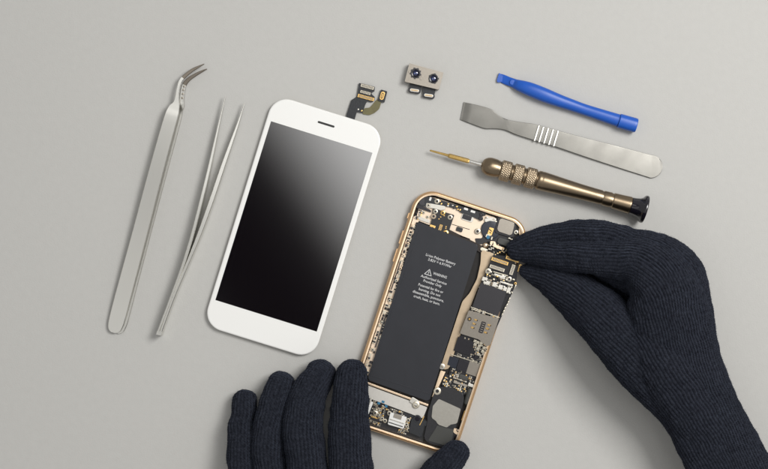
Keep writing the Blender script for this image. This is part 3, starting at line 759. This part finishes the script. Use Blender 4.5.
def glove(name, chains, base_px, label, voxel=.00042, pitch=.00205, origin_z=0, smooth_it=16, fat=1.0, seed=1):
    """chains: list of lists of (px, py, r_px, z_mm[, flatten])"""
    CH = []
    bb = B()
    for ch in chains:
        pts = []
        for p in ch:
            x, y, r, z = p[:4]; r *= fat; fl = p[4] if len(p) > 4 else 1.0
            w = W((x, y), z*MM); pts.append((w.x, w.y, w.z, r*S*(D-z*MM)/D, fl))
        dn = np.array(dense(pts, 10)); P = dn[:, :3]; R = dn[:, 3]; F = dn[:, 4]
        T = np.gradient(P, axis=0); T /= np.linalg.norm(T, axis=1)[:, None]
        up = np.array([0, 0, 1.0]); Bv = np.cross(T, up); Bv /= np.linalg.norm(Bv, axis=1)[:, None]
        Nv = np.cross(Bv, T)
        s_ = np.concatenate([[0], np.cumsum(np.linalg.norm(np.diff(P, axis=0), axis=1))])
        CH.append((P, R, T, Bv, Nv, s_, F))
        secs = []; nn = 28
        def ring(c, r, T_, B_, N_, f): return [tuple(c+B_*r*math.cos(2*PI*k/nn)+N_*r*f*math.sin(2*PI*k/nn)) for k in range(nn)]
        for j in range(6, 0, -1):      # rounded tip
            a = j/6*PI/2*.98
            secs.append(ring(P[0]-T[0]*R[0]*math.sin(a)*.9, R[0]*math.cos(a), T[0], Bv[0], Nv[0], F[0]))
        for i in range(len(P)): secs.append(ring(P[i], R[i], T[i], Bv[i], Nv[i], F[i]))
        bb.loft(secs)
    bmesh.ops.recalc_face_normals(bb.bm, faces=bb.bm.faces[:])
    me = bpy.data.meshes.new('tmp'); bb.bm.to_mesh(me); bb.bm.free()
    o = bpy.data.objects.new('tmp', me); COL.objects.link(o)
    md = o.modifiers.new('r', 'REMESH'); md.mode = 'VOXEL'; md.voxel_size = voxel; md.use_smooth_shade = True
    sm = o.modifiers.new('s', 'SMOOTH'); sm.factor = .5; sm.iterations = smooth_it*2
    bpy.context.view_layer.update()
    m2 = bpy.data.meshes.new_from_object(o.evaluated_get(bpy.context.evaluated_depsgraph_get()))
    bpy.data.objects.remove(o)
    nV = len(m2.vertices); co = np.empty(nV*3); m2.vertices.foreach_get('co', co); co = co.reshape(-1, 3)
    no = np.empty(nV*3); m2.vertices.foreach_get('normal', no); no = no.reshape(-1, 3)
    best = np.full(nV, 1e9); U = np.zeros(nV); V = np.zeros(nV)
    dist_all = []; U_all = []; V_all = []
    for ci, (P, R, T, Bv, Nv, s_, F) in enumerate(CH):
        bd = np.full(nV, 1e9); bi = np.zeros(nV, int)
        for i in range(len(P)):
            d = co-P[i]
            dn_ = np.sqrt((d@T[i])**2+(d@Bv[i])**2+((d@Nv[i])/F[i])**2)-R[i]
            m_ = dn_ < bd; bd[m_] = dn_[m_]; bi[m_] = i
        d = co-P[bi]; tt = np.sum(d*T[bi], 1)
        i2 = np.clip(bi+np.sign(tt).astype(int), 0, len(P)-1)
        seg = np.abs(s_[i2]-s_[bi])+1e-9; f = np.clip(np.abs(tt)/seg, 0, 1)
        f[i2 == bi] = 0
        Pc = P[bi]*(1-f)[:, None]+P[i2]*f[:, None]; d = co-Pc
        rr_ = R[bi]*(1-f)+R[i2]*f
        Bc = Bv[bi]*(1-f)[:, None]+Bv[i2]*f[:, None]; Nc = Nv[bi]*(1-f)[:, None]+Nv[i2]*f[:, None]
        ang = np.arctan2(np.sum(d*Bc, 1), np.sum(d*Nc, 1))
        U_all.append(ang*rr_/pitch); V_all.append((s_[bi]*(1-f)+s_[i2]*f-np.where(bi == 0, np.clip(-tt,0,1), 0))/(pitch*.72)); dist_all.append(bd)
    Dm = np.array(dist_all); ci = Dm.argmin(0); U = np.array(U_all)[ci, np.arange(nV)]; V = np.array(V_all)[ci, np.arange(nV)]
    def wav(fr, k, sd):
        g_ = np.random.default_rng(sd); o_ = np.zeros(nV)
        for _ in range(k):
            d_ = g_.normal(0, 1, 3); d_ /= np.linalg.norm(d_); o_ += np.sin(co@d_*2*PI*fr*g_.uniform(.6, 1.6)+g_.uniform(0, 6.3))
        return o_/math.sqrt(k)
    U = U+wav(45, 7, seed)*.20+wav(160, 7, seed+1)*.07; V = V+wav(70, 7, seed+2)*.3
    fr_ = U-np.floor(U); tri = np.abs(fr_-.5)*2
    rng = np.random.default_rng(seed)
    hgt = (1-tri**1.8)*(.92+.08*np.sin(2*PI*(V+tri*.7)))*(1+.22*wav(120, 7, seed+4))
    co2 = co+no*((hgt-.5)*.00085+wav(38, 8, seed+3)*.00038+wav(110, 8, seed+5)*.00016)[:, None]
    w0 = W(base_px); w0 = np.array([w0.x, w0.y, 0.0])
    m2.vertices.foreach_set('co', (co2-w0).ravel())
    for n_, a in (('ku', U), ('kv', V)):
        at = m2.attributes.new(n_, 'FLOAT', 'POINT'); at.data.foreach_set('value', a.astype(np.float32))
    m2.materials.clear(); m2.materials.append(M['knit'])
    for p in m2.polygons: p.use_smooth = True
    m2.name = name; m2.update()
    g = bpy.data.objects.new(name, m2); COL.objects.link(g); g.location = w0
    props(g, label, 'hand')
    # loose wool fibres
    K = 60000; idx = rng.integers(0, nV, K)
    p = co2[idx]-w0; n_ = no[idx]; dirv = n_*rng.uniform(.25,1,(K,1))+rng.normal(0,.75,(K,3)); dirv /= np.linalg.norm(dirv, axis=1)[:, None]
    ln = rng.uniform(.0004,.0014,(K,1))*rng.choice([1,1,1,1.5],(K,1)); side = np.cross(dirv, rng.normal(0,1,(K,3))); side /= np.linalg.norm(side, axis=1)[:, None]; side *= .000032
    bend = rng.normal(0,.0002,(K,3))
    vv = np.stack([p-side, p+side, p+dirv*ln*.5+side*.8+bend, p+dirv*ln*.5-side*.8+bend, p+dirv*ln+bend*.4], 1).reshape(-1, 3)
    fm = bpy.data.meshes.new('wool_fuzz'); base = np.arange(K)*5
    quads = np.stack([base, base+1, base+2, base+3], 1); tris = np.stack([base+3, base+2, base+4], 1)
    fm.from_pydata(vv.tolist(), [], quads.tolist()+tris.tolist()); fm.materials.append(M['fuzz'])
    fo = bpy.data.objects.new('wool_fuzz', fm); COL.objects.link(fo); fo.parent = g; props(fo, kind='stuff')
    return g

palmL = (330, 640, 62, 34, .5)
glove('gloved_hand', [
    [(244.5,401,12,7),(243.2,413,12.3,8.8),(241.5,426,12.2,11),(241.5,446,13.4,14),(243,480,13.5,18),(262,545,16,24),(290,610,26,28)],       # little
    [(281.5,384,13.8,8.5),(276.5,398,14.6,11),(272,414,14.9,13.5),(269,434,16.4,16),(269,465,16.3,19),(278,530,18,26),(300,605,27,30)],      # ring
    [(321,373.5,14.8,9.5),(312,388,16.8,13),(306,402,17.3,15.5),(303,424,19.4,20),(305,448,19.4,23),(309,485,19.6,27),(315,540,20,31),(322,610,30,32)],        # middle
    [(352,374,15.6,15.5),(350.5,390,17.4,18),(350,404,17.6,20),(349,430,20.2,23),(350.5,460,21,26),(353,500,21,30),(350,550,21,32),(342,615,30,32)],      # index
    [(457,452.5,12.6,14.5),(449,462,15.0,15),(433,480,16.5,17),(412,512,18,21),(385,560,22,26),(350,620,34,30)],      # thumb
    [(300,585,48,30,.45),(315,620,62,32,.48),(325,670,62,32,.5),(330,720,56,32,.55)]],
    (330,460), 'dark navy knit glove on a left hand, fingers beside the phone at the bottom edge', seed=3, fat=1.03)

glove('gloved_hand', [
    [(515,252.5,7.8,11),(526,253.5,9.9,14),(542,254.5,12.2,18),(560,255.5,14.4,23),(578,256.5,16.6,28),(596,257.5,17,31),(617,259,19.5,34),(640,263,25.5,37,.95),(661,284,35,39,.8),(670,321,41.5,36,.7),(684,370,39.5,33,.7),(700,408,38,31,.72),(721,450,39.5,29,.7),(746,505,45,29,.7),(766,555,50,29,.7)],   # index to wrist
    [(514,249,7,10),(524,244.5,10,12),(540,240.5,12.6,14),(562,237.3,14.4,18),(588,236.8,17.2,24),(606,239,16.4,26),(628,247,18.5,29),(654,257.5,25.5,31),(675.5,280,29.5,30),(684,330,30,26),(690,375,28,22),(702,405,20,18)],        # middle
    [(604,267,13.5,22),(616,270,15.5,25),(632,274,19,28),(650,283,24,30),(670,308,30,28),(686,350,28,24),(702,400,20,20)],        # ring curled back
    [(640,316,20,28,1),(651,338,28,32,1),(668,368,33,34,.95),(694,406,35,31,.85),(721,450,36,29,.75),(746,505,42,29,.7)],        # palm web
    [(594,276.5,9.5,9),(609,283,12.5,11),(627,286,14.5,15),(645,291,19,18),(668,312,26,20),(686,350,26,20),(702,400,20,18)],        # little
    [(526,271.5,7.8,10),(532,273,10.8,11),(542,276,13.8,12.5),(553,280.5,17.6,15),(570,290.5,22,19),(590,307,26.3,23),(612,328,29.5,27),(637,354,31.5,29,.9),(662,381,30,30,.85),(688,408,30.5,30,.8),(712,447,34,30,.75),(738,496,38,29,.75)]],        # thumb
    (660,330), 'dark navy knit glove on a right hand pinching the upper right of the phone', seed=5)

# ------------------------------------------------------------------ light
def area(name, loc, size, power, col, rz=0, look=(0,0,0), sy=None):
    l = bpy.data.lights.new(name, 'AREA'); l.shape = 'RECTANGLE' if sy else 'SQUARE'; l.size = size
    if sy: l.size_y = sy
    l.energy = power; l.color = col
    o = bpy.data.objects.new(name, l); COL.objects.link(o); o.location = loc
    o.rotation_euler = (0, 0, rz)
    return o
kloc = Vector((.58, .36, 1.00))
k = area('softbox_light', kloc, .47, 11.4, (1,.985,.96))
k.rotation_euler = (-kloc).to_track_quat('-Z', 'Y').to_euler()
# studio surroundings: grey walls, a dark ceiling and one dim overhead diffuser whose soft edge shows in the black display, plus an added glow for the tweezers
w = bpy.data.worlds.new('World'); SC.world = w; w.use_nodes = True
nt = w.node_tree; bg = nt.nodes['Background']; N_ = nt.nodes; Lk = nt.links
tc = N_.new('ShaderNodeTexCoord'); sx = N_.new('ShaderNodeSeparateXYZ'); Lk.new(tc.outputs['Generated'], sx.inputs[0])
def mr(src, a, b_, c, d):
    n = N_.new('ShaderNodeMapRange'); n.interpolation_type = 'SMOOTHSTEP'
    for i, v in zip(('From Min','From Max','To Min','To Max'), (a, b_, c, d)): n.inputs[i].default_value = v
    Lk.new(src, n.inputs['Value']); return n.outputs[0]
def mt(op, a, b_):
    n = N_.new('ShaderNodeMath'); n.operation = op
    for i, v in enumerate((a, b_)):
        if isinstance(v, (int, float)): n.inputs[i].default_value = v
        else: Lk.new(v, n.inputs[i])
    return n.outputs[0]
walls = mr(sx.outputs['Z'], .70, .95, .42, .003)
dt = N_.new('ShaderNodeVectorMath'); dt.operation = 'DOT_PRODUCT'; dt.inputs[1].default_value = (.84, .55, 0); Lk.new(tc.outputs['Generated'], dt.inputs[0])
panel = mt('MULTIPLY', mr(dt.outputs['Value'], -.045, .03, 0, 1), mr(sx.outputs['Z'], .90, .95, 0, 1.6))
tweezer_glow = mt('MULTIPLY', mr(dt.outputs['Value'], -.11, -.19, 0, 1), mr(sx.outputs['Z'], .80, .9, 0, .75))  # invented overhead glow that lightens the steel tweezers
tot = mt('ADD', mt('ADD', walls, panel), tweezer_glow)
cc = N_.new('ShaderNodeVectorMath'); cc.operation = 'SCALE'; cc.inputs[0].default_value = (1, .99, .97); Lk.new(tot, cc.inputs['Scale'])
Lk.new(cc.outputs[0], bg.inputs['Color']); bg.inputs['Strength'].default_value = 1.0

# ------------------------------------------------------------------ camera
cd = bpy.data.cameras.new('camera'); co_ = bpy.data.objects.new('camera', cd); COL.objects.link(co_)
co_.location = (0, 0, D); cd.sensor_width = 36; cd.lens = 36*D/(768*S); cd.clip_start = .01; cd.clip_end = 20
SC.camera = co_
SC.view_settings.view_transform = 'Standard'; SC.view_settings.look = 'None'; SC.view_settings.exposure = 0; SC.view_settings.gamma = 1
